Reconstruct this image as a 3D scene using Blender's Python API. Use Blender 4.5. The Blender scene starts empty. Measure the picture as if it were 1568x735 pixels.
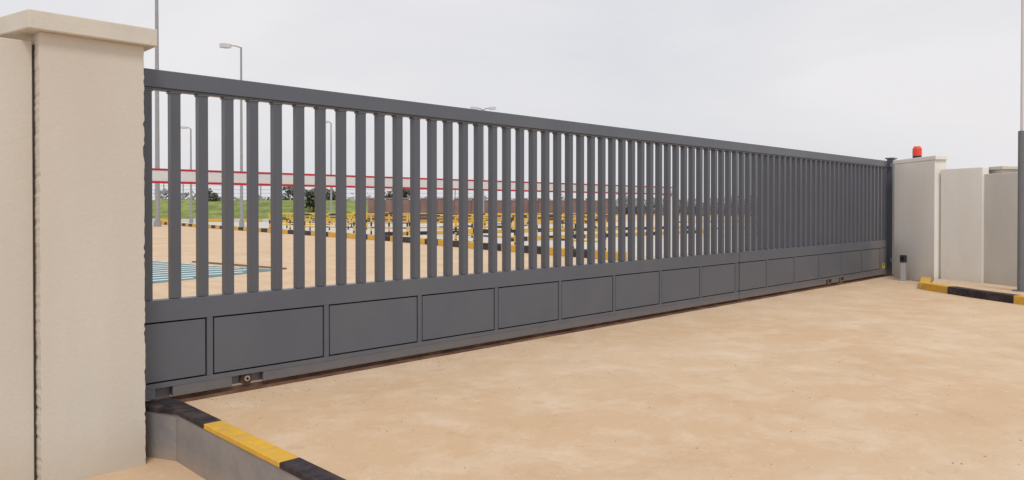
import bpy, math, random
from mathutils import Vector
random.seed(7)
S = bpy.context.scene
S.view_settings.view_transform='Standard'
S.view_settings.look='None'
S.view_settings.exposure=0

# ------------------------------------------------------------------ materials
def mat(name, col, rough=0.8, var=0.12, scale=3.0, bump=0.1, bscale=40.0, metal=0.0, col2=None, spec=0.3,
        stain=None, stain_scale=0.6, stain_amt=0.5, vstretch=1.0, bdist=0.01, dust=None):
    m = bpy.data.materials.new(name); m.use_nodes=True
    nt=m.node_tree; N=nt.nodes; L=nt.links
    b=N['Principled BSDF']
    b.inputs['Roughness'].default_value=rough
    b.inputs['Metallic'].default_value=metal
    b.inputs['Specular IOR Level'].default_value=spec
    tc=N.new('ShaderNodeTexCoord'); mp=N.new('ShaderNodeMapping')
    mp.inputs['Scale'].default_value=(1,1,vstretch)
    L.new(tc.outputs['Object'],mp.inputs['Vector'])
    n1=N.new('ShaderNodeTexNoise'); n1.inputs['Scale'].default_value=scale; n1.inputs['Detail'].default_value=8; n1.inputs['Roughness'].default_value=0.62
    L.new(mp.outputs['Vector'],n1.inputs['Vector'])
    cr=N.new('ShaderNodeValToRGB')
    cr.color_ramp.elements[0].position=0.3; cr.color_ramp.elements[1].position=0.7
    c0=[max(0,c*(1-var)) for c in col]; c1=[min(1,c*(1+var)) for c in (col2 or col)]
    cr.color_ramp.elements[0].color=(*c0,1); cr.color_ramp.elements[1].color=(*c1,1)
    L.new(n1.outputs['Fac'],cr.inputs['Fac'])
    out=cr.outputs['Color']
    def mixc(f,a,c):
        mx=N.new('ShaderNodeMix'); mx.data_type='RGBA'
        L.new(f,mx.inputs[0]); L.new(a,mx.inputs[6]); mx.inputs[7].default_value=(*c,1)
        return mx.outputs[2]
    if stain:
        n3=N.new('ShaderNodeTexNoise'); n3.inputs['Scale'].default_value=stain_scale; n3.inputs['Detail'].default_value=9; n3.inputs['Roughness'].default_value=0.6
        n3.inputs['Distortion'].default_value=0.4
        L.new(mp.outputs['Vector'],n3.inputs['Vector'])
        r3=N.new('ShaderNodeValToRGB'); r3.color_ramp.elements[0].position=0.45; r3.color_ramp.elements[1].position=0.72
        r3.color_ramp.elements[0].color=(0,0,0,1); r3.color_ramp.elements[1].color=(stain_amt,)*3+(1,)
        L.new(n3.outputs['Fac'],r3.inputs['Fac'])
        out=mixc(r3.outputs['Color'],out,stain)
    if dust:   # settled dust / splash near the ground: (colour, z0, z1, amount)
        dc,z0,z1,amt=dust
        sx=N.new('ShaderNodeSeparateXYZ'); L.new(tc.outputs['Object'],sx.inputs[0])
        n4=N.new('ShaderNodeTexNoise'); n4.inputs['Scale'].default_value=6; n4.inputs['Detail'].default_value=8; n4.inputs['Roughness'].default_value=0.7
        L.new(tc.outputs['Object'],n4.inputs['Vector'])
        ad=N.new('ShaderNodeMath'); ad.operation='MULTIPLY_ADD'; ad.inputs[1].default_value=(z1-z0)*1.2; 
        L.new(n4.outputs['Fac'],ad.inputs[0]); L.new(sx.outputs['Z'],ad.inputs[2])
        mr=N.new('ShaderNodeMapRange'); mr.inputs['From Min'].default_value=z0+(z1-z0)*0.3; mr.inputs['From Max'].default_value=z1+(z1-z0)*0.6
        mr.inputs['To Min'].default_value=amt; mr.inputs['To Max'].default_value=0
        L.new(ad.outputs[0],mr.inputs['Value'])
        out=mixc(mr.outputs['Result'],out,dc)
    L.new(out,b.inputs['Base Color'])
    if bump>0:
        n2=N.new('ShaderNodeTexNoise'); n2.inputs['Scale'].default_value=bscale; n2.inputs['Detail'].default_value=6
        L.new(tc.outputs['Object'],n2.inputs['Vector'])
        bp=N.new('ShaderNodeBump'); bp.inputs['Strength'].default_value=bump; bp.inputs['Distance'].default_value=bdist
        L.new(n2.outputs['Fac'],bp.inputs['Height']); L.new(bp.outputs['Normal'],b.inputs['Normal'])
    return m

LOW=-0.36
M={}
DST=(0.40,0.30,0.20)
M['gate']=mat('gate_paint',(0.096,0.108,0.136),rough=0.36,var=0.05,scale=1.6,bump=0.02,bscale=60,spec=0.5,stain=(0.135,0.14,0.15),stain_scale=1.3,stain_amt=0.35,dust=(DST,0.03,0.18,0.30))
M['bar']=mat('gate_bar_paint',(0.088,0.098,0.122),rough=0.36,var=0.05,scale=1.6,bump=0.02,bscale=60,spec=0.5)
M['groove']=mat('groove_dark',(0.010,0.010,0.012),rough=0.9,bump=0,spec=0.1)
M['plaster']=mat('cream_plaster',(0.60,0.565,0.505),rough=0.9,var=0.045,scale=1.5,bump=0.35,bscale=38,stain=(0.56,0.49,0.43),stain_scale=1.2,stain_amt=0.5,vstretch=0.25,bdist=0.006,dust=((0.46,0.37,0.27),LOW,LOW+0.35,0.35))
M['plasterw']=mat('white_plaster',(0.80,0.785,0.75),rough=0.9,var=0.03,scale=1.5,bump=0.3,bscale=45,stain=(0.68,0.63,0.57),stain_scale=1.2,stain_amt=0.45,vstretch=0.3,bdist=0.006,dust=((0.55,0.45,0.33),0.0,0.3,0.45))
M['plaster2']=mat('grey_plaster',(0.60,0.58,0.545),rough=0.9,var=0.05,scale=2.0,bump=0.3,bscale=45,stain=(0.48,0.44,0.39),stain_scale=1.0,stain_amt=0.4,vstretch=0.3,bdist=0.006,dust=((0.45,0.36,0.26),0.0,0.4,0.45))
M['cap']=mat('cap_plaster',(0.60,0.57,0.51),rough=0.85,var=0.06,scale=3,bump=0.25,bscale=40)
M['joint']=mat('joint_dark',(0.13,0.11,0.09),rough=0.9,bump=0)
M['black']=mat('kerb_black',(0.028,0.021,0.029),rough=0.6,var=0.25,scale=12,bump=0.4,bscale=50,stain=(0.18,0.14,0.10),stain_scale=7,stain_amt=0.4)
M['yellow']=mat('kerb_yellow',(0.68,0.40,0.045),rough=0.6,var=0.1,scale=12,bump=0.4,bscale=50,stain=(0.45,0.31,0.15),stain_scale=7,stain_amt=0.55)
M['kerbface']=mat('kerb_concrete',(0.255,0.245,0.25),rough=0.9,var=0.12,scale=5,bump=0.35,bscale=30,stain=(0.36,0.32,0.28),stain_scale=2.0,stain_amt=0.5,dust=((0.46,0.34,0.23),LOW,LOW+0.15,0.5))
M['rust_shade']=mat('rusty_shaded_track',(0.12,0.058,0.038),rough=0.8,var=0.35,scale=18,bump=0.4,bscale=60,stain=(0.40,0.27,0.17),stain_scale=3,stain_amt=0.45)  # rusty brown, darkened to take in the shade under the gate
M['steel']=mat('steel',(0.45,0.45,0.46),rough=0.45,var=0.1,metal=0.5,bump=0)
M['pole']=mat('galvanised_pole',(0.30,0.31,0.33),rough=0.55,var=0.08,bump=0)
M['darkpole']=mat('dark_pole',(0.16,0.165,0.18),rough=0.55,var=0.08,bump=0)
M['lamphead']=mat('lamp_head',(0.55,0.55,0.57),rough=0.5,var=0.05,bump=0)
M['white']=mat('white_paint',(0.82,0.82,0.82),rough=0.45,var=0.03,bump=0)
M['lightgrey']=mat('light_grey_paint',(0.42,0.42,0.43),rough=0.45,var=0.03,bump=0)
M['red']=mat('red_paint',(0.62,0.04,0.06),rough=0.45,var=0.06,bump=0)
M['yel2']=mat('rail_yellow',(0.70,0.43,0.05),rough=0.5,var=0.05,bump=0)
M['blk2']=mat('rail_black',(0.035,0.035,0.037),rough=0.5,var=0.05,bump=0)
M['teal']=mat('teal_paint',(0.09,0.22,0.25),rough=0.8,var=0.2,scale=4,bump=0,stain=(0.4,0.35,0.27),stain_scale=1.5,stain_amt=0.5)
M['conc']=mat('pale_concrete',(0.58,0.55,0.51),rough=0.9,var=0.08,scale=0.4,bump=0)
M['grass']=mat('grass',(0.15,0.20,0.055),rough=0.95,var=0.35,scale=0.6,bump=0.6,bscale=4,col2=(0.24,0.28,0.08),bdist=0.3)
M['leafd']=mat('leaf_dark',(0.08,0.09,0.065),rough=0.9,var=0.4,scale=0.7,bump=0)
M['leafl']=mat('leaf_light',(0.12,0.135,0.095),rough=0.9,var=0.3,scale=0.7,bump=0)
M['leafh']=mat('leaf_far_hazed',(0.20,0.20,0.195),rough=0.95,var=0.25,scale=0.2,bump=0)  # distance haze put into the leaf colour: paler and greyer
M['leafh2']=mat('leaf_far_light_hazed',(0.28,0.285,0.27),rough=0.95,var=0.2,scale=0.2,bump=0)  # paler leaf tone, haze likewise in the colour
M['bark']=mat('bark',(0.09,0.07,0.05),rough=0.9,bump=0)
M['brick']=mat('brown_brick_hazed',(0.22,0.14,0.12),rough=0.9,var=0.2,scale=0.6,bump=0)  # brown lightened and greyed to paint in distance haze
M['brickcap']=mat('wall_coping',(0.29,0.22,0.20),rough=0.9,var=0.1,bump=0)
M['stone']=mat('pebble',(0.34,0.26,0.18),rough=0.9,var=0.3,scale=30,bump=0)
M['sticker']=mat('sticker_yellow',(0.75,0.6,0.02),rough=0.4,var=0.03,bump=0)

# ground material: sandy concrete, several scales of mottling
def ground_mat():
    m=bpy.data.materials.new('sandy_concrete'); m.use_nodes=True
    nt=m.node_tree; N=nt.nodes; L=nt.links; b=N['Principled BSDF']
    b.inputs['Roughness'].default_value=0.92; b.inputs['Specular IOR Level'].default_value=0.2
    tc=N.new('ShaderNodeTexCoord')
    def noise(sc,det=8,ro=0.6,dist=0.0):
        n=N.new('ShaderNodeTexNoise'); n.inputs['Scale'].default_value=sc; n.inputs['Detail'].default_value=det
        n.inputs['Roughness'].default_value=ro; n.inputs['Distortion'].default_value=dist
        L.new(tc.outputs['Object'],n.inputs['Vector']); return n.outputs['Fac']
    def ramp(f,p0,p1,v0,v1):
        r=N.new('ShaderNodeValToRGB'); r.color_ramp.elements[0].position=p0; r.color_ramp.elements[1].position=p1
        r.color_ramp.elements[0].color=(*v0,1); r.color_ramp.elements[1].color=(*v1,1); L.new(f,r.inputs['Fac']); return r.outputs['Color']
    def mix(f,a,bb):
        x=N.new('ShaderNodeMix'); x.data_type='RGBA'
        L.new(f,x.inputs[0]); L.new(a,x.inputs[6])
        if isinstance(bb,tuple): x.inputs[7].default_value=(*bb,1)
        else: L.new(bb,x.inputs[7])
        return x.outputs[2]
    g3=lambda v:(v,v,v)
    c=ramp(noise(0.35,6,0.55,0.6),0.35,0.68,(0.60,0.42,0.262),(0.64,0.485,0.335))
    c=mix(ramp(noise(1.7,9,0.70,0.3),0.46,0.70,g3(0),g3(0.65)),c,(0.73,0.595,0.455))
    c=mix(ramp(noise(0.9,9,0.74,0.5),0.53,0.72,g3(0),g3(0.6)),c,(0.50,0.325,0.185))
    c=mix(ramp(noise(4.5,10,0.78,0.8),0.56,0.68,g3(0),g3(0.5)),c,(0.48,0.32,0.195))
    c=mix(ramp(noise(11,8,0.75,0.4),0.58,0.70,g3(0),g3(0.5)),c,(0.76,0.65,0.53))
    c=mix(ramp(noise(70,3,0.6),0.58,0.75,g3(0),g3(0.45)),c,(0.38,0.26,0.17))
    c=mix(ramp(noise(18,5,0.7),0.65,0.70,g3(0),g3(0.5)),c,(0.36,0.24,0.15))
    L.new(c,b.inputs['Base Color'])
    bp=N.new('ShaderNodeBump'); bp.inputs['Strength'].default_value=0.55; bp.inputs['Distance'].default_value=0.018
    L.new(noise(9,10,0.78),bp.inputs['Height']); L.new(bp.outputs['Normal'],b.inputs['Normal'])
    return m
M['ground']=ground_mat()

# ------------------------------------------------------------------ mesh builder
class MB:
    def __init__(s): s.v=[]; s.f=[]; s.m=[]; s.mats=[]
    def mi(s,k):
        if k not in s.mats: s.mats.append(k)
        return s.mats.index(k)
    def prism(s,poly,z0,z1,k):
        n=len(poly); o=len(s.v)
        s.v+=[(x,y,z0) for x,y in poly]+[(x,y,z1) for x,y in poly]
        i=s.mi(k)
        s.f.append(tuple(o+j for j in range(n))[::-1]); s.m.append(i)
        s.f.append(tuple(o+n+j for j in range(n))); s.m.append(i)
        for j in range(n):
            j2=(j+1)%n
            s.f.append((o+j,o+j2,o+n+j2,o+n+j)); s.m.append(i)
    def rough_prism(s,poly,z0,z1,k,n_z,amp):
        """prism in horizontal slices whose arrises wander a few millimetres (hand-trowelled edges)"""
        n=len(poly); i=s.mi(k); o=len(s.v)
        cx=sum(x for x,y in poly)/n; cy=sum(y for x,y in poly)/n
        for a in range(n_z+1):
            z=z0+(z1-z0)*a/n_z
            for x,y in poly:
                j=random.uniform(-amp,amp*0.3)
                if random.random()<0.06: j-=amp*1.5
                v_=Vector((x-cx,y-cy)).normalized()*j
                s.v.append((x+math.copysign(abs(j),v_.x) if j>0 else x-math.copysign(abs(j),x-cx), y, z))
        for a in range(n_z):
            for j in range(n):
                j2=(j+1)%n; s.f.append((o+a*n+j,o+a*n+j2,o+(a+1)*n+j2,o+(a+1)*n+j)); s.m.append(i)
        s.f.append(tuple(o+j for j in range(n))); s.m.append(i)
        s.f.append(tuple(o+n_z*n+j for j in range(n))); s.m.append(i)
    def box(s,x0,x1,y0,y1,z0,z1,k):
        s.prism([(x0,y0),(x1,y0),(x1,y1),(x0,y1)],z0,z1,k)
    def sheet(s,poly,z,k):
        o=len(s.v); s.v+=[(x,y,z) for x,y in poly]; s.f.append(tuple(range(o,o+len(poly)))); s.m.append(s.mi(k))
    def cyl(s,p0,p1,r0,r1,k,n=12):
        p0=Vector(p0);p1=Vector(p1); d=(p1-p0).normalized()
        a=d.cross(Vector((0,0,1))) if abs(d.z)<0.95 else d.cross(Vector((1,0,0)))
        a.normalize(); b=d.cross(a)
        o=len(s.v); i=s.mi(k)
        for p,r in ((p0,r0),(p1,r1)):
            for j in range(n):
                t=2*math.pi*j/n; s.v.append(tuple(p+a*math.cos(t)*r+b*math.sin(t)*r))
        for j in range(n):
            j2=(j+1)%n; s.f.append((o+j,o+j2,o+n+j2,o+n+j)); s.m.append(i)
        s.f.append(tuple(o+j for j in range(n))); s.m.append(i)
        s.f.append(tuple(o+n+j for j in range(n))); s.m.append(i)
    def orient_box(s,a,b,w,z0,z1,k):
        a=Vector(a);b=Vector(b); d=(b-a).normalized(); n=Vector((-d.y,d.x))*w/2
        s.prism([tuple(a-n),tuple(b-n),tuple(b+n),tuple(a+n)],z0,z1,k)
    def build(s,name,parent=None,bevel=0,smooth=False,loc=None):
        me=bpy.data.meshes.new(name); me.from_pydata(s.v,[],s.f)
        for k in s.mats: me.materials.append(M[k])
        for p,i in zip(me.polygons,s.m): p.material_index=i; p.use_smooth=smooth
        me.update()
        import bmesh
        bm=bmesh.new(); bm.from_mesh(me); bmesh.ops.recalc_face_normals(bm,faces=bm.faces); bm.to_mesh(me); bm.free()
        o=bpy.data.objects.new(name,me); S.collection.objects.link(o)
        if parent: o.parent=parent
        if loc: o.location=loc
        if bevel:
            md=o.modifiers.new('bevel','BEVEL'); md.width=bevel; md.segments=2; md.limit_method='ANGLE'
        return o
def empty(name,loc=(0,0,0)):
    e=bpy.data.objects.new(name,None); e.location=loc; S.collection.objects.link(e); return e

# ------------------------------------------------------------------ ground
g=MB()
v=[(2.1,-600,0),(900,-600,0),(900,6.0,0),(2.1,6.0,0),(-900,6.0,0),(-900,1200,0),(900,1200,0),
   (2.1,-600,LOW),(2.1,6.0,LOW),(-900,6.0,LOW),(-900,-600,LOW)]
g.v=v; g.f=[(0,1,2,3),(4,3,2,6,5),(7,8,9,10),(0,3,8,7),(3,4,9,8)]; g.m=[0]*5; g.mats=['ground']
ob=g.build('ground')

# pebbles / loose grit on the driveway
p=MB()
for i in range(650):
    x=2.4+random.random()**1.3*13; y=random.uniform(0.2,5.8); r=random.uniform(0.003,0.009)
    if random.random()<0.5: y=5.86-random.random()**2*0.4
    o=len(p.v)
    for k in range(5):
        t=2*math.pi*k/5+random.random()*.6; p.v.append((x+math.cos(t)*r*random.uniform(.7,1.3),y+math.sin(t)*r*random.uniform(.7,1.3),0.0))
    p.v.append((x,y,r*0.8))
    for k in range(5): p.f.append((o+k,o+(k+1)%5,o+5)); p.m.append(0)
p.mats=['stone']; p.build('gravel')

# ------------------------------------------------------------------ sliding gate
GY=5.94; X0=1.35; X1=17.6; H=2.557
gate=empty('sliding_gate')
b=MB(); b.box(X0,X1,GY,GY+0.10,H-0.135,H,'gate')
b.box(X0,X1,GY+0.012,GY+0.088,H-0.152,H-0.135,'gate')
b.build('top_rail',gate,0.005)
b=MB()
BX=2.169-0.2125*3
k=0; xs=[]
while BX+0.2125*k+0.075<X1:
    x=BX+0.2125*k+random.uniform(-.0015,.0015); xs.append(x)
    b.box(x,x+0.073,GY+0.012,GY+0.084,0.80,H-0.153,'bar'); k+=1
b.build('bars',gate,0.0018)
b=MB()
for x in xs:
    b.box(x-0.008,x+0.081,GY+0.006,GY+0.09,H-0.166,H-0.1525,'gate')
b.build('bar_collars',gate,0.002)
# mid rail, bottom rail, stiles, panels
b=MB()
b.box(X0,X1,GY,GY+0.10,0.63,0.797,'gate')
notches=[(2.04,2.17),(2.64,2.91),(14.35,14.6),(14.95,15.2)]
b.box(X0,X1,GY,GY+0.10,0.122,0.161,'gate')
xx=X0
for a,c in notches+[(X1,None)]:
    b.box(xx,a,GY+0.0015,GY+0.0985,0.045,0.122,'gate'); xx=c
P0=2.496; PW=1.053
k=-1
pans=MB(); back=MB()
back.box(X0+0.02,X1-0.02,GY+0.035,GY+0.05,0.150,0.640,'groove')  # near-black colour deepens the shade in the gaps around the panels
while True:
    sx=P0+PW*k-0.072+0.012
    if sx+0.052>X1: break
    b.box(sx,sx+0.048,GY+0.0008,GY+0.099,0.161,0.63,'gate')
    px0=P0+PW*k; px1=min(px0+PW-0.072,X1-0.04)
    if px1>px0+0.1: pans.box(px0,px1,GY+0.005,GY+0.030,0.173,0.618,'gate')
    k+=1
b.box(X1-0.03,X1,GY+0.0008,GY+0.099,0.161,0.63,'gate')
b.box(X0,X0+0.06,GY+0.0008,GY+0.099,0.161,0.63,'gate')
b.build('lower_frame',gate,0.003); pans.build('panels',gate,0.003); back.build('panel_shade_backing',gate)
b=MB(); b.box(X0+0.3,X1-0.3,GY+0.056,GY+0.1,0.17,0.62,'gate'); b.build('rear_sheet',gate)
b=MB(); b.box(X1+0.001,X1+0.05,GY+0.02,GY+0.08,0.1,H-0.01,'gate'); b.build('end_stile',gate,0.003)
# wheels
b=MB()
for n_,(a,c) in enumerate(notches):
    xc=(a+c)/2
    b.box(a+0.002,c-0.002,GY+0.055,GY+0.09,0.046,0.121,'gate')
    if n_==0: continue
    b.cyl((xc,GY+0.030,0.080),(xc,GY+0.053,0.080),0.052,0.052,'rust_shade',24)
    b.cyl((xc,GY+0.012,0.084),(xc,GY+0.030,0.084),0.024,0.024,'steel',16)
    b.cyl((xc,GY+0.006,0.084),(xc,GY+0.012,0.084),0.011,0.011,'groove',6)
b.build('wheels',gate)
b=MB(); b.box(17.28,17.46,GY-0.003,GY+0.001,0.17,0.28,'sticker'); b.box(17.31,17.43,GY-0.0045,GY-0.003,0.235,0.262,'blk2'); b.box(17.31,17.40,GY-0.0045,GY-0.003,0.195,0.203,'blk2')
b.build('warning_label',gate)
b=MB(); b.box(10.98,10.984,GY-0.002,GY+0.002,0.05,0.797,'groove'); b.build('leaf_joint',gate)

# track rail, and a rusty ground strip that also paints the gate's shadow
b=MB(); b.box(0.8,17.9,GY-0.055,GY+0.14,0.001,0.005,'rust_shade'); b.box(0.8,17.9,GY+0.045,GY+0.065,0.005,0.028,'rust_shade')
b.box(2.205,17.9,GY-0.07,GY-0.057,0.001,0.012,'rust_shade')
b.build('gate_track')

# catch post
b=MB(); b.box(17.68,17.86,5.86,5.98,0,2.60,'gate'); b.box(17.65,17.89,5.83,6.01,2.60,2.63,'gate')
b.box(17.60,17.68,5.87,5.90,2.42,2.50,'gate'); b.box(17.62,17.68,5.87,5.90,0.3,0.4,'gate')
b.box(17.64,17.90,5.82,6.02,0.002,0.02,'gate')
b.build('gate_catch_post',bevel=0.004)

# ------------------------------------------------------------------ left pillar + wall
pl=empty('gate_pillar')
b=MB(); b.rough_prism([(1.232,5.70),(1.889,5.70),(1.889,5.92),(1.232,5.92)],LOW-0.05,2.668,'plaster',110,0.0045); b.build('shaft',pl)
b=MB(); b.prism([(1.162,5.64),(1.963,5.64),(1.963,6.25),(1.02,6.25)],2.670,2.795,'cap'); b.build('cap',pl,0.008)
w=empty('boundary_wall')
b=MB(); b.box(-30,1.216,5.80,5.918,LOW-0.05,2.615,'plaster'); b.build('panel',w,0.006)
b=MB(); b.box(1.214,1.234,5.83,5.91,LOW-0.05,2.60,'joint'); b.build('joint_strip',w)

# left kerb with retaining face
kb=empty('painted_kerb')
b=MB(); b.box(2.075,2.190,-8,6.3,LOW-0.05,-0.015,'kerbface')
b.prism([(2.0745,5.62),(2.0745,5.995),(1.6,5.995),(1.6,5.925),(1.93,5.925)],LOW-0.05,-0.016,'kerbface')
b.build('retaining_face',kb,0.003)
edges=[6.3,5.11,4.03,2.95,1.87,0.79,-0.29,-1.37,-2.45,-3.53,-8]
bb=MB()
for i in range(len(edges)-1):
    bb.box(2.068,2.2,edges[i+1]+0.001,edges[i]-0.001,-0.014,0.022,'black' if i%2==0 else 'yellow')
bb.prism([(2.0665,5.60),(2.0665,5.99),(1.6,5.99),(1.6,5.922),(1.925,5.922)],-0.0145,0.0215,'black')
bb.build('painted_top',kb,0.006)

# ------------------------------------------------------------------ right pillar, walls
rp=empty('gate_pillar')
def poly_scale(poly,d):
    cx=sum(x for x,y in poly)/len(poly); cy=sum(y for x,y in poly)/len(poly)
    out=[]
    for x,y in poly:
        v_=Vector((x-cx,y-cy)); L_=v_.length; v_=v_*((L_+d)/L_); out.append((cx+v_.x,cy+v_.y))
    return out
pp=[(17.32,5.70),(16.3,4.62),(16.5,4.47),(17.75,5.5)]
b=MB(); b.prism(pp,0,2.46,'plasterw'); b.build('shaft',rp,0.01)
b=MB(); b.prism(poly_scale(pp,0.045),2.462,2.545,'plasterw'); b.build('cap',rp,0.008)
# beacon
bc=empty('warning_beacon',(16.93,5.13,2.546))
m=mat('red_lens',(0.80,0.07,0.045),rough=0.25,var=0.03,bump=0,spec=0.5); M['lens']=m
b=MB(); b.cyl((0,0,0),(0,0,0.05),0.085,0.085,'blk2',20); b.cyl((0,0,0.23),(0,0,0.245),0.07,0.06,'lens',20)
b.build('base',bc)
b=MB(); b.cyl((0,0,0.05),(0,0,0.2),0.088,0.086,'lens',24); b.cyl((0,0,0.2),(0,0,0.23),0.086,0.066,'lens',24)
for z in (0.08,0.11,0.14,0.17): b.cyl((0,0,z),(0,0,z+0.01),0.092,0.092,'lens',24)
b.build('lens_dome',bc)

rw=empty('boundary_wall')
b=MB(); b.prism([(16.34,4.52),(16.01,3.73),(16.17,3.66),(16.50,4.45)],0,2.27,'plasterw'); b.build('panel',rw,0.008)
rw2=empty('boundary_wall')
b=MB(); b.prism([(16.06,3.72),(15.62,3.05),(14.8,1.0),(15.0,0.9),(15.82,2.97),(16.26,3.6)],0,2.14,'plaster2'); b.build('panel',rw2,0.008)
b=MB(); b.prism([(16.5,3.95),(16.15,3.45),(16.55,3.2),(16.9,3.7)],0,2.22,'plaster2'); b.prism([(16.45,4.03),(16.07,3.42),(16.6,3.1),(17.0,3.73)],2.221,2.28,'cap'); b.build('wall_pier',rw2,0.008)

# right kerb (raised island)
kr=empty('painted_kerb')
pts=[(16.25,4.75),(15.1,4.42),(14.35,3.45),(13.9,2.75),(13.2,1.4),(12.6,0.0)]
b=MB(); b.prism([(16.3,4.60),(15.15,4.35),(14.4,3.38),(13.95,2.7),(13.25,1.35),(12.65,0.0),(15.5,0),(16.6,3.2)],-0.02,0.105,'ground'); b.build('island_fill',kr)
b=MB()
def seg(a,c,k): b.orient_box(a,c,0.18,-0.01,0.13,k)
def lerp(a,c,t): return (a[0]+(c[0]-a[0])*t,a[1]+(c[1]-a[1])*t)
seg(pts[0],lerp(pts[1],pts[2],-0.02),'yellow'); seg(pts[1],lerp(pts[1],pts[2],0.55),'yellow'); seg(lerp(pts[1],pts[2],0.56),pts[2],'black')
seg(pts[2],pts[3],'black'); seg(pts[3],pts[4],'yellow'); seg(pts[4],pts[5],'black')
b.build('kerb_blocks',kr,0.012)

# photocell post beside right pillar
ph=empty('photocell_post',(16.62,5.29,0))
b=MB(); b.box(-0.05,0.05,-0.045,0.045,0,0.38,'lightgrey'); b.build('body',ph,0.008)
b=MB(); b.box(-0.06,0.06,-0.055,0.055,0.381,0.53,'blk2'); b.build('sensor_head',ph,0.012)
b=MB(); b.box(-0.10,0.10,-0.09,0.09,0,0.012,'steel'); b.cyl((-0.067,0,0.46),(-0.06,0,0.46),0.03,0.03,'groove',12); b.build('base_plate',ph)

# pole at far right
sp=empty('steel_pole',(14.9,2.90,0.1))
b=MB(); b.cyl((0,0,0),(0,0,2.7),0.055,0.055,'darkpole',18); b.cyl((0,0,2.7),(0,0,6.5),0.024,0.02,'lamphead',14); b.cyl((0,0,0),(0,0,0.02),0.13,0.13,'darkpole',18)
b.build('shaft',sp,smooth=False)

# ------------------------------------------------------------------ boom barrier
bb_=empty('boom_barrier')
b=MB(); b.box(1.2,13.3,8.585,8.635,1.800,1.920,'white'); b.box(1.2,13.3,8.58,8.64,1.920,1.941,'red'); b.box(1.2,13.3,8.58,8.64,1.776,1.800,'red')
b.build('boom_arm',bb_,0.003)
b=MB(); b.box(0.7,1.15,8.4,8.8,0,1.55,'yel2'); b.box(0.66,1.19,8.36,8.84,1.55,1.60,'blk2'); b.box(0.85,1.2,8.5,8.7,1.6,1.95,'white'); b.build('housing',bb_,0.01)
b=MB(); b.box(13.05,13.15,8.56,8.66,0,1.74,'white'); b.box(13.05,13.15,8.54,8.57,1.74,1.88,'white'); b.box(13.05,13.15,8.65,8.68,1.74,1.88,'white'); b.build('rest_post',bb_,0.004)

# ------------------------------------------------------------------ background paving
b=MB(); b.sheet([(17.4,13.5),(20.2,28),(25.7,73),(27.5,90),(90,40),(90,13.5)],0.004,'conc'); b.build('concrete_road')
b=MB(); b.sheet([(3.0,15.2),(5.4,15.6),(8.7,16.8),(8.1,19.0),(7.6,22.4),(2.5,22.0)],0.004,'teal')
for i in range(11):
    y0=15.9+i*0.6
    xr=min(8.3,5.9+ (y0-15.7)*2.3) if y0<17 else 8.3-(y0-17)*0.12
    b.sheet([(3.0,y0),(xr,y0+0.25),(xr,y0+0.42),(3.0,y0+0.17)],0.008,'white')
b.build('painted_hatching')
b=MB(); b.orient_box((8.2,20.9),(8.85,16.9),0.10,0,0.04,'brick'); b.build('low_kerb')

def kerbline(name,pts,h,w,seglen,k1,k2):
    b=MB(); c=0
    for a,d in zip(pts[:-1],pts[1:]):
        L_=math.dist(a,d); n=max(1,round(L_/seglen))
        for i in range(n):
            b.orient_box(lerp(a,d,i/n),lerp(a,d,(i+0.985)/n),w,0,h,k1 if c%2==0 else k2); c+=1
    return b.build(name,bevel=0.02)
kerbline('striped_kerb',[(17.3,13),(18.4,20),(20,28),(22.3,48),(25.5,72)],0.24,0.35,1.1,'yellow','black')
kerbline('striped_kerb',[(14.5,100),(30,85.6),(46,69.5),(60,54)],0.35,0.5,2.2,'yellow','conc')
kerbline('striped_kerb',[(23.5,24),(40,24)],0.2,0.3,1.0,'black','yellow')
kerbline('striped_kerb',[(23.5,34),(48,30)],0.2,0.3,1.0,'black','yellow')

# yellow/black crowd-control railings
def railing(a,d):
    a=Vector((*a,0)); d=Vector((*d,0)); b=MB()
    L_=(d-a).length; loc=a.copy(); d=d-a; u=d.normalized(); n=max(1,round(L_/1.3))
    for i in range(n+1):
        q=u*(L_*i/n)
        for z0,z1,k in ((0,0.22,'blk2'),(0.22,0.5,'yel2'),(0.5,0.72,'blk2'),(0.72,1.15,'yel2')):
            b.cyl((q.x,q.y,z0),(q.x,q.y,z1),0.05,0.05,k,8)
    for z in (0.42,0.78,1.12):
        for i in range(n*2):
            q0=u*(L_*i/(2*n)); q1=u*(L_*(i+1)/(2*n))
            b.cyl((q0.x,q0.y,z),(q1.x,q1.y,z),0.034,0.034,'yel2' if (i+int(z*3))%3 else 'blk2',8)
    b.build('yellow_railing',loc=loc)
for a,d in [((22.2,40),(24.5,33)),((24.5,31),(25.4,27)),((24,24.1),(31,24.1)),((24,34),(34,32.4)),((23,46),(36,43)),
            ((19.4,19.5),(20.0,23.6)),((19.0,15),(19.3,18)),((27,27),(35,26.5)),((34,38),(42,34)),((26,52),(36,50)),((33,22),(39,20))]:
    railing(a,d)

# ------------------------------------------------------------------ grass mound
b=MB(); A=Vector((8,107.5)); B=Vector((50,65.5)); D=Vector((.702,.712)); nu,nv=60,24
for i in range(nu+1):
    u=i/nu; e=A.lerp(B,u)
    tap=min(1,(1-u)*5)
    for j in range(nv+1):
        q=e+D*(j*1.6+0.6)
        t=min(1,j/9); z=0.06+(2.5*t*t*(3-2*t)+random.uniform(-.05,.05)*(t>0))*tap
        b.v.append((q.x,q.y,z))
for i in range(nu):
    for j in range(nv):
        o=i*(nv+1)+j; b.f.append((o,o+nv+1,o+nv+2,o+1)); b.m.append(0)
b.mats=['grass']; b.build('grass_bank',smooth=True)

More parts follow.
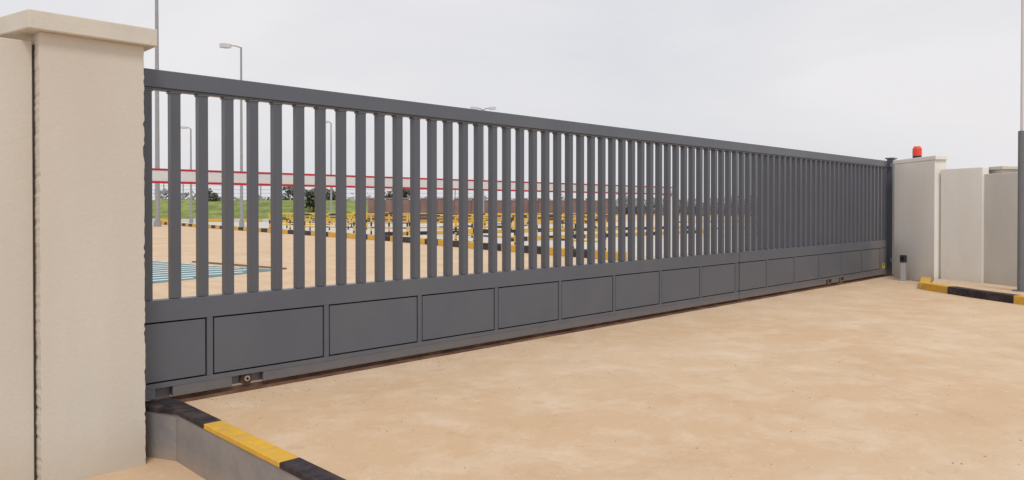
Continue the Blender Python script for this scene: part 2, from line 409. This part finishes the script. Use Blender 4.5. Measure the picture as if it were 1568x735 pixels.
# ------------------------------------------------------------------ street lamps
def lamp(x,y,h,arms,r=0.07,arm=1.0,hl=0.62):
    e=empty('street_lamp',(x,y,0)); b=MB()
    b.cyl((0,0,0),(0,0,h),r*1.3,r*0.75,'pole',12); b.cyl((0,0,0),(0,0,0.5),r*2,r*2,'pole',12); b.build('pole',e)
    b=MB(); hd=MB()
    for ax,ay in arms:
        v_=Vector((ax,ay,0)).normalized()
        p0=Vector((0,0,h-0.05)); p1=v_*arm*0.5+Vector((0,0,h+0.10)); p2=v_*arm+Vector((0,0,h+0.12))
        b.cyl(p0,p1,0.05,0.045,'pole',8); b.cyl(p1,p2,0.045,0.04,'pole',8)
        q=v_*(arm+hl)+Vector((0,0,h+0.15)); s_=Vector((-v_.y,v_.x,0))
        o=len(hd.v); w_=0.2*hl/0.62; th=0.10*hl/0.62
        for c,ww in ((p2,0.08),((p2+q)/2,w_),(q,0.10)):
            for sx,sz in ((-1,-th*1.3),(1,-th*1.3),(1,th),(-1,th)): hd.v.append(tuple(c+s_*sx*ww+Vector((0,0,sz))))
        for r_ in (0,1):
            for k_ in range(4): hd.f.append((o+r_*4+k_,o+r_*4+(k_+1)%4,o+r_*4+4+(k_+1)%4,o+r_*4+4+k_)); hd.m.append(0)
        hd.f.append((o,o+1,o+2,o+3)); hd.f.append((o+8,o+9,o+10,o+11)); hd.m+=[0,0]
    hd.mats=['lamphead']; b.build('arm',e); hd.build('head',e,0.02)
lamp(22.0,63.4,24.0,[(-1,1),(1,-1)],0.15,0.8,1.0)
lamp(26.6,58,14.45,[(-1,0.95)],0.10,0.8,0.9)
lamp(29.6,76,9.5,[(-1,1)],0.09,0.4)
lamp(37,61.7,9.5,[(-1,1)],0.08,0.3)
lamp(43.8,48,10.1,[(-1,0.9),(1,-0.9)],0.08,0.5)

# ------------------------------------------------------------------ brown wall
e=empty('brick_boundary_wall'); b=MB(); c=MB()
a=Vector((45,67)); d=Vector((66,52)); n=14
b.orient_box(a,d,0.3,0,2.3,'brick')
for i in range(n+1):
    q=a.lerp(d,i/n); b.orient_box(q-Vector((.25,-.18)),q+Vector((.25,-.18)),0.55,0,2.5,'brick')
    c.orient_box(q-Vector((.32,-.24)),q+Vector((.32,-.24)),0.7,2.51,2.62,'brickcap')
b.build('wall',e)
c.orient_box(a,d,0.42,2.31,2.41,'brickcap'); c.build('coping',e)

# ------------------------------------------------------------------ perimeter fence on the bank
b=MB(); a=Vector((22,118)); d=Vector((66,74)); n=24
for i in range(n+1):
    q=a.lerp(d,i/n); b.cyl((q.x,q.y,0),(q.x,q.y,5.0),0.07,0.07,'pole',6)
for z in (3.0,3.5,4.0,4.5,4.95): b.cyl((a.x,a.y,z),(d.x,d.y,z),0.02,0.02,'pole',4)
b.build('perimeter_fence')

# ------------------------------------------------------------------ trees
def leaves(b,cx,cy,cz,rx,rz,n,s,kd='leafd',kl='leafl'):
    for i in range(n):
        while True:
            u=[random.uniform(-1,1) for _ in range(3)]
            if sum(t*t for t in u)<1: break
        c=Vector((cx+u[0]*rx,cy+u[1]*rx,cz+u[2]*rz))
        a_=Vector([random.gauss(0,1) for _ in range(3)]).normalized(); d_=a_.orthogonal().normalized(); s1=s*random.uniform(.5,1.3)
        o=len(b.v)
        for p_,q_ in ((-1,-.7),(.8,-1),(1,.8),(-.6,1)): b.v.append(tuple(c+a_*p_*s1+d_*q_*s1))
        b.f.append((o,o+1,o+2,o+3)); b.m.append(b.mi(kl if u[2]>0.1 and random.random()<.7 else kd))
def tree(x,y,h,r):
    e=empty('tree',(x,y,0)); b=MB()
    b.cyl((0,0,0),(0.1,0,h*0.5),0.16,0.10,'bark',8)
    for i in range(5):
        t=i*1.3; b.cyl((0.08,0,h*0.4),(math.cos(t)*r*.6,math.sin(t)*r*.6,h*0.72),0.07,0.03,'bark',6)
    b.build('trunk',e); b=MB()
    for i in range(9):
        t=random.uniform(0,6.28); rr=random.uniform(0.1,.75)*r
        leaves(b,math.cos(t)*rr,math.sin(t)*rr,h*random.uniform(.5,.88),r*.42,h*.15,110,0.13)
    b.build('crown',e)
for x,y,h,r in [(49,92,4.6,2.1),(45.5,80,3.8,1.6),(51.5,86,4.2,2.2),(58,80,4.8,2.3),(40,96,4.3,1.5)]: tree(x,y,h,r)
b=MB()
for i in range(260):
    t=i/260; ang=math.radians(80-78*t)
    R=random.uniform(150,190)
    x=R*math.cos(ang); y=R*math.sin(ang)
    hh=random.uniform(2.2,4.4)
    if random.random()<0.12: hh*=1.4
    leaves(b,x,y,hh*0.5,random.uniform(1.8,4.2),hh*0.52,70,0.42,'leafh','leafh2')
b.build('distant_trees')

# ------------------------------------------------------------------ world
w=bpy.data.worlds.new('World'); S.world=w; w.use_nodes=True
nt=w.node_tree; N=nt.nodes; L=nt.links; bg=N['Background']; bg.inputs['Strength'].default_value=0.1
sky=N.new('ShaderNodeTexSky'); sky.sky_type='NISHITA'; sky.sun_disc=False
EL=56; AZ=215   # azimuth the light comes from (0=+Y, clockwise)
sky.sun_elevation=math.radians(EL); sky.sun_rotation=math.radians(AZ); sky.dust_density=4; sky.air_density=1.5
tc=N.new('ShaderNodeTexCoord'); mp=N.new('ShaderNodeMapping'); mp.inputs['Scale'].default_value=(1,1,2.6)
L.new(tc.outputs['Generated'],mp.inputs['Vector'])
nz=N.new('ShaderNodeTexNoise'); nz.inputs['Scale'].default_value=1.8; nz.inputs['Detail'].default_value=7; nz.inputs['Roughness'].default_value=0.55; nz.inputs['Distortion'].default_value=0.5
L.new(mp.outputs['Vector'],nz.inputs['Vector'])
cr=N.new('ShaderNodeValToRGB'); cr.color_ramp.elements[0].position=0.33; cr.color_ramp.elements[1].position=0.66
cr.color_ramp.elements[0].color=(0.85,0.86,0.905,1); cr.color_ramp.elements[1].color=(0.985,0.962,0.98,1)
L.new(nz.outputs['Fac'],cr.inputs['Fac'])
sc=N.new('ShaderNodeVectorMath'); sc.operation='SCALE'; sc.inputs['Scale'].default_value=8.9
L.new(cr.outputs['Color'],sc.inputs[0])
mx=N.new('ShaderNodeMix'); mx.data_type='RGBA'; mx.inputs[0].default_value=0.93
L.new(sky.outputs['Color'],mx.inputs[6]); L.new(sc.outputs['Vector'],mx.inputs[7]); L.new(mx.outputs[2],bg.inputs['Color'])

sd=bpy.data.lights.new('sun','SUN'); sd.energy=1.5; sd.angle=math.radians(14); sd.color=(1,0.955,0.89)
so=bpy.data.objects.new('sun',sd); S.collection.objects.link(so)
az=math.radians(AZ); el=math.radians(EL)
src=Vector((math.sin(az)*math.cos(el),math.cos(az)*math.cos(el),math.sin(el)))
so.rotation_euler=(-src).to_track_quat('-Z','Y').to_euler()

# ------------------------------------------------------------------ camera
cd=bpy.data.cameras.new('camera'); co=bpy.data.objects.new('camera',cd); S.collection.objects.link(co)
cd.sensor_width=36; cd.lens=26.17; cd.clip_end=3000; cd.clip_start=0.05
co.location=(0,0,1.5); co.rotation_euler=(math.radians(90-0.5),0,math.radians(-44.6))
cd.shift_y=-0.0246
S.camera=co
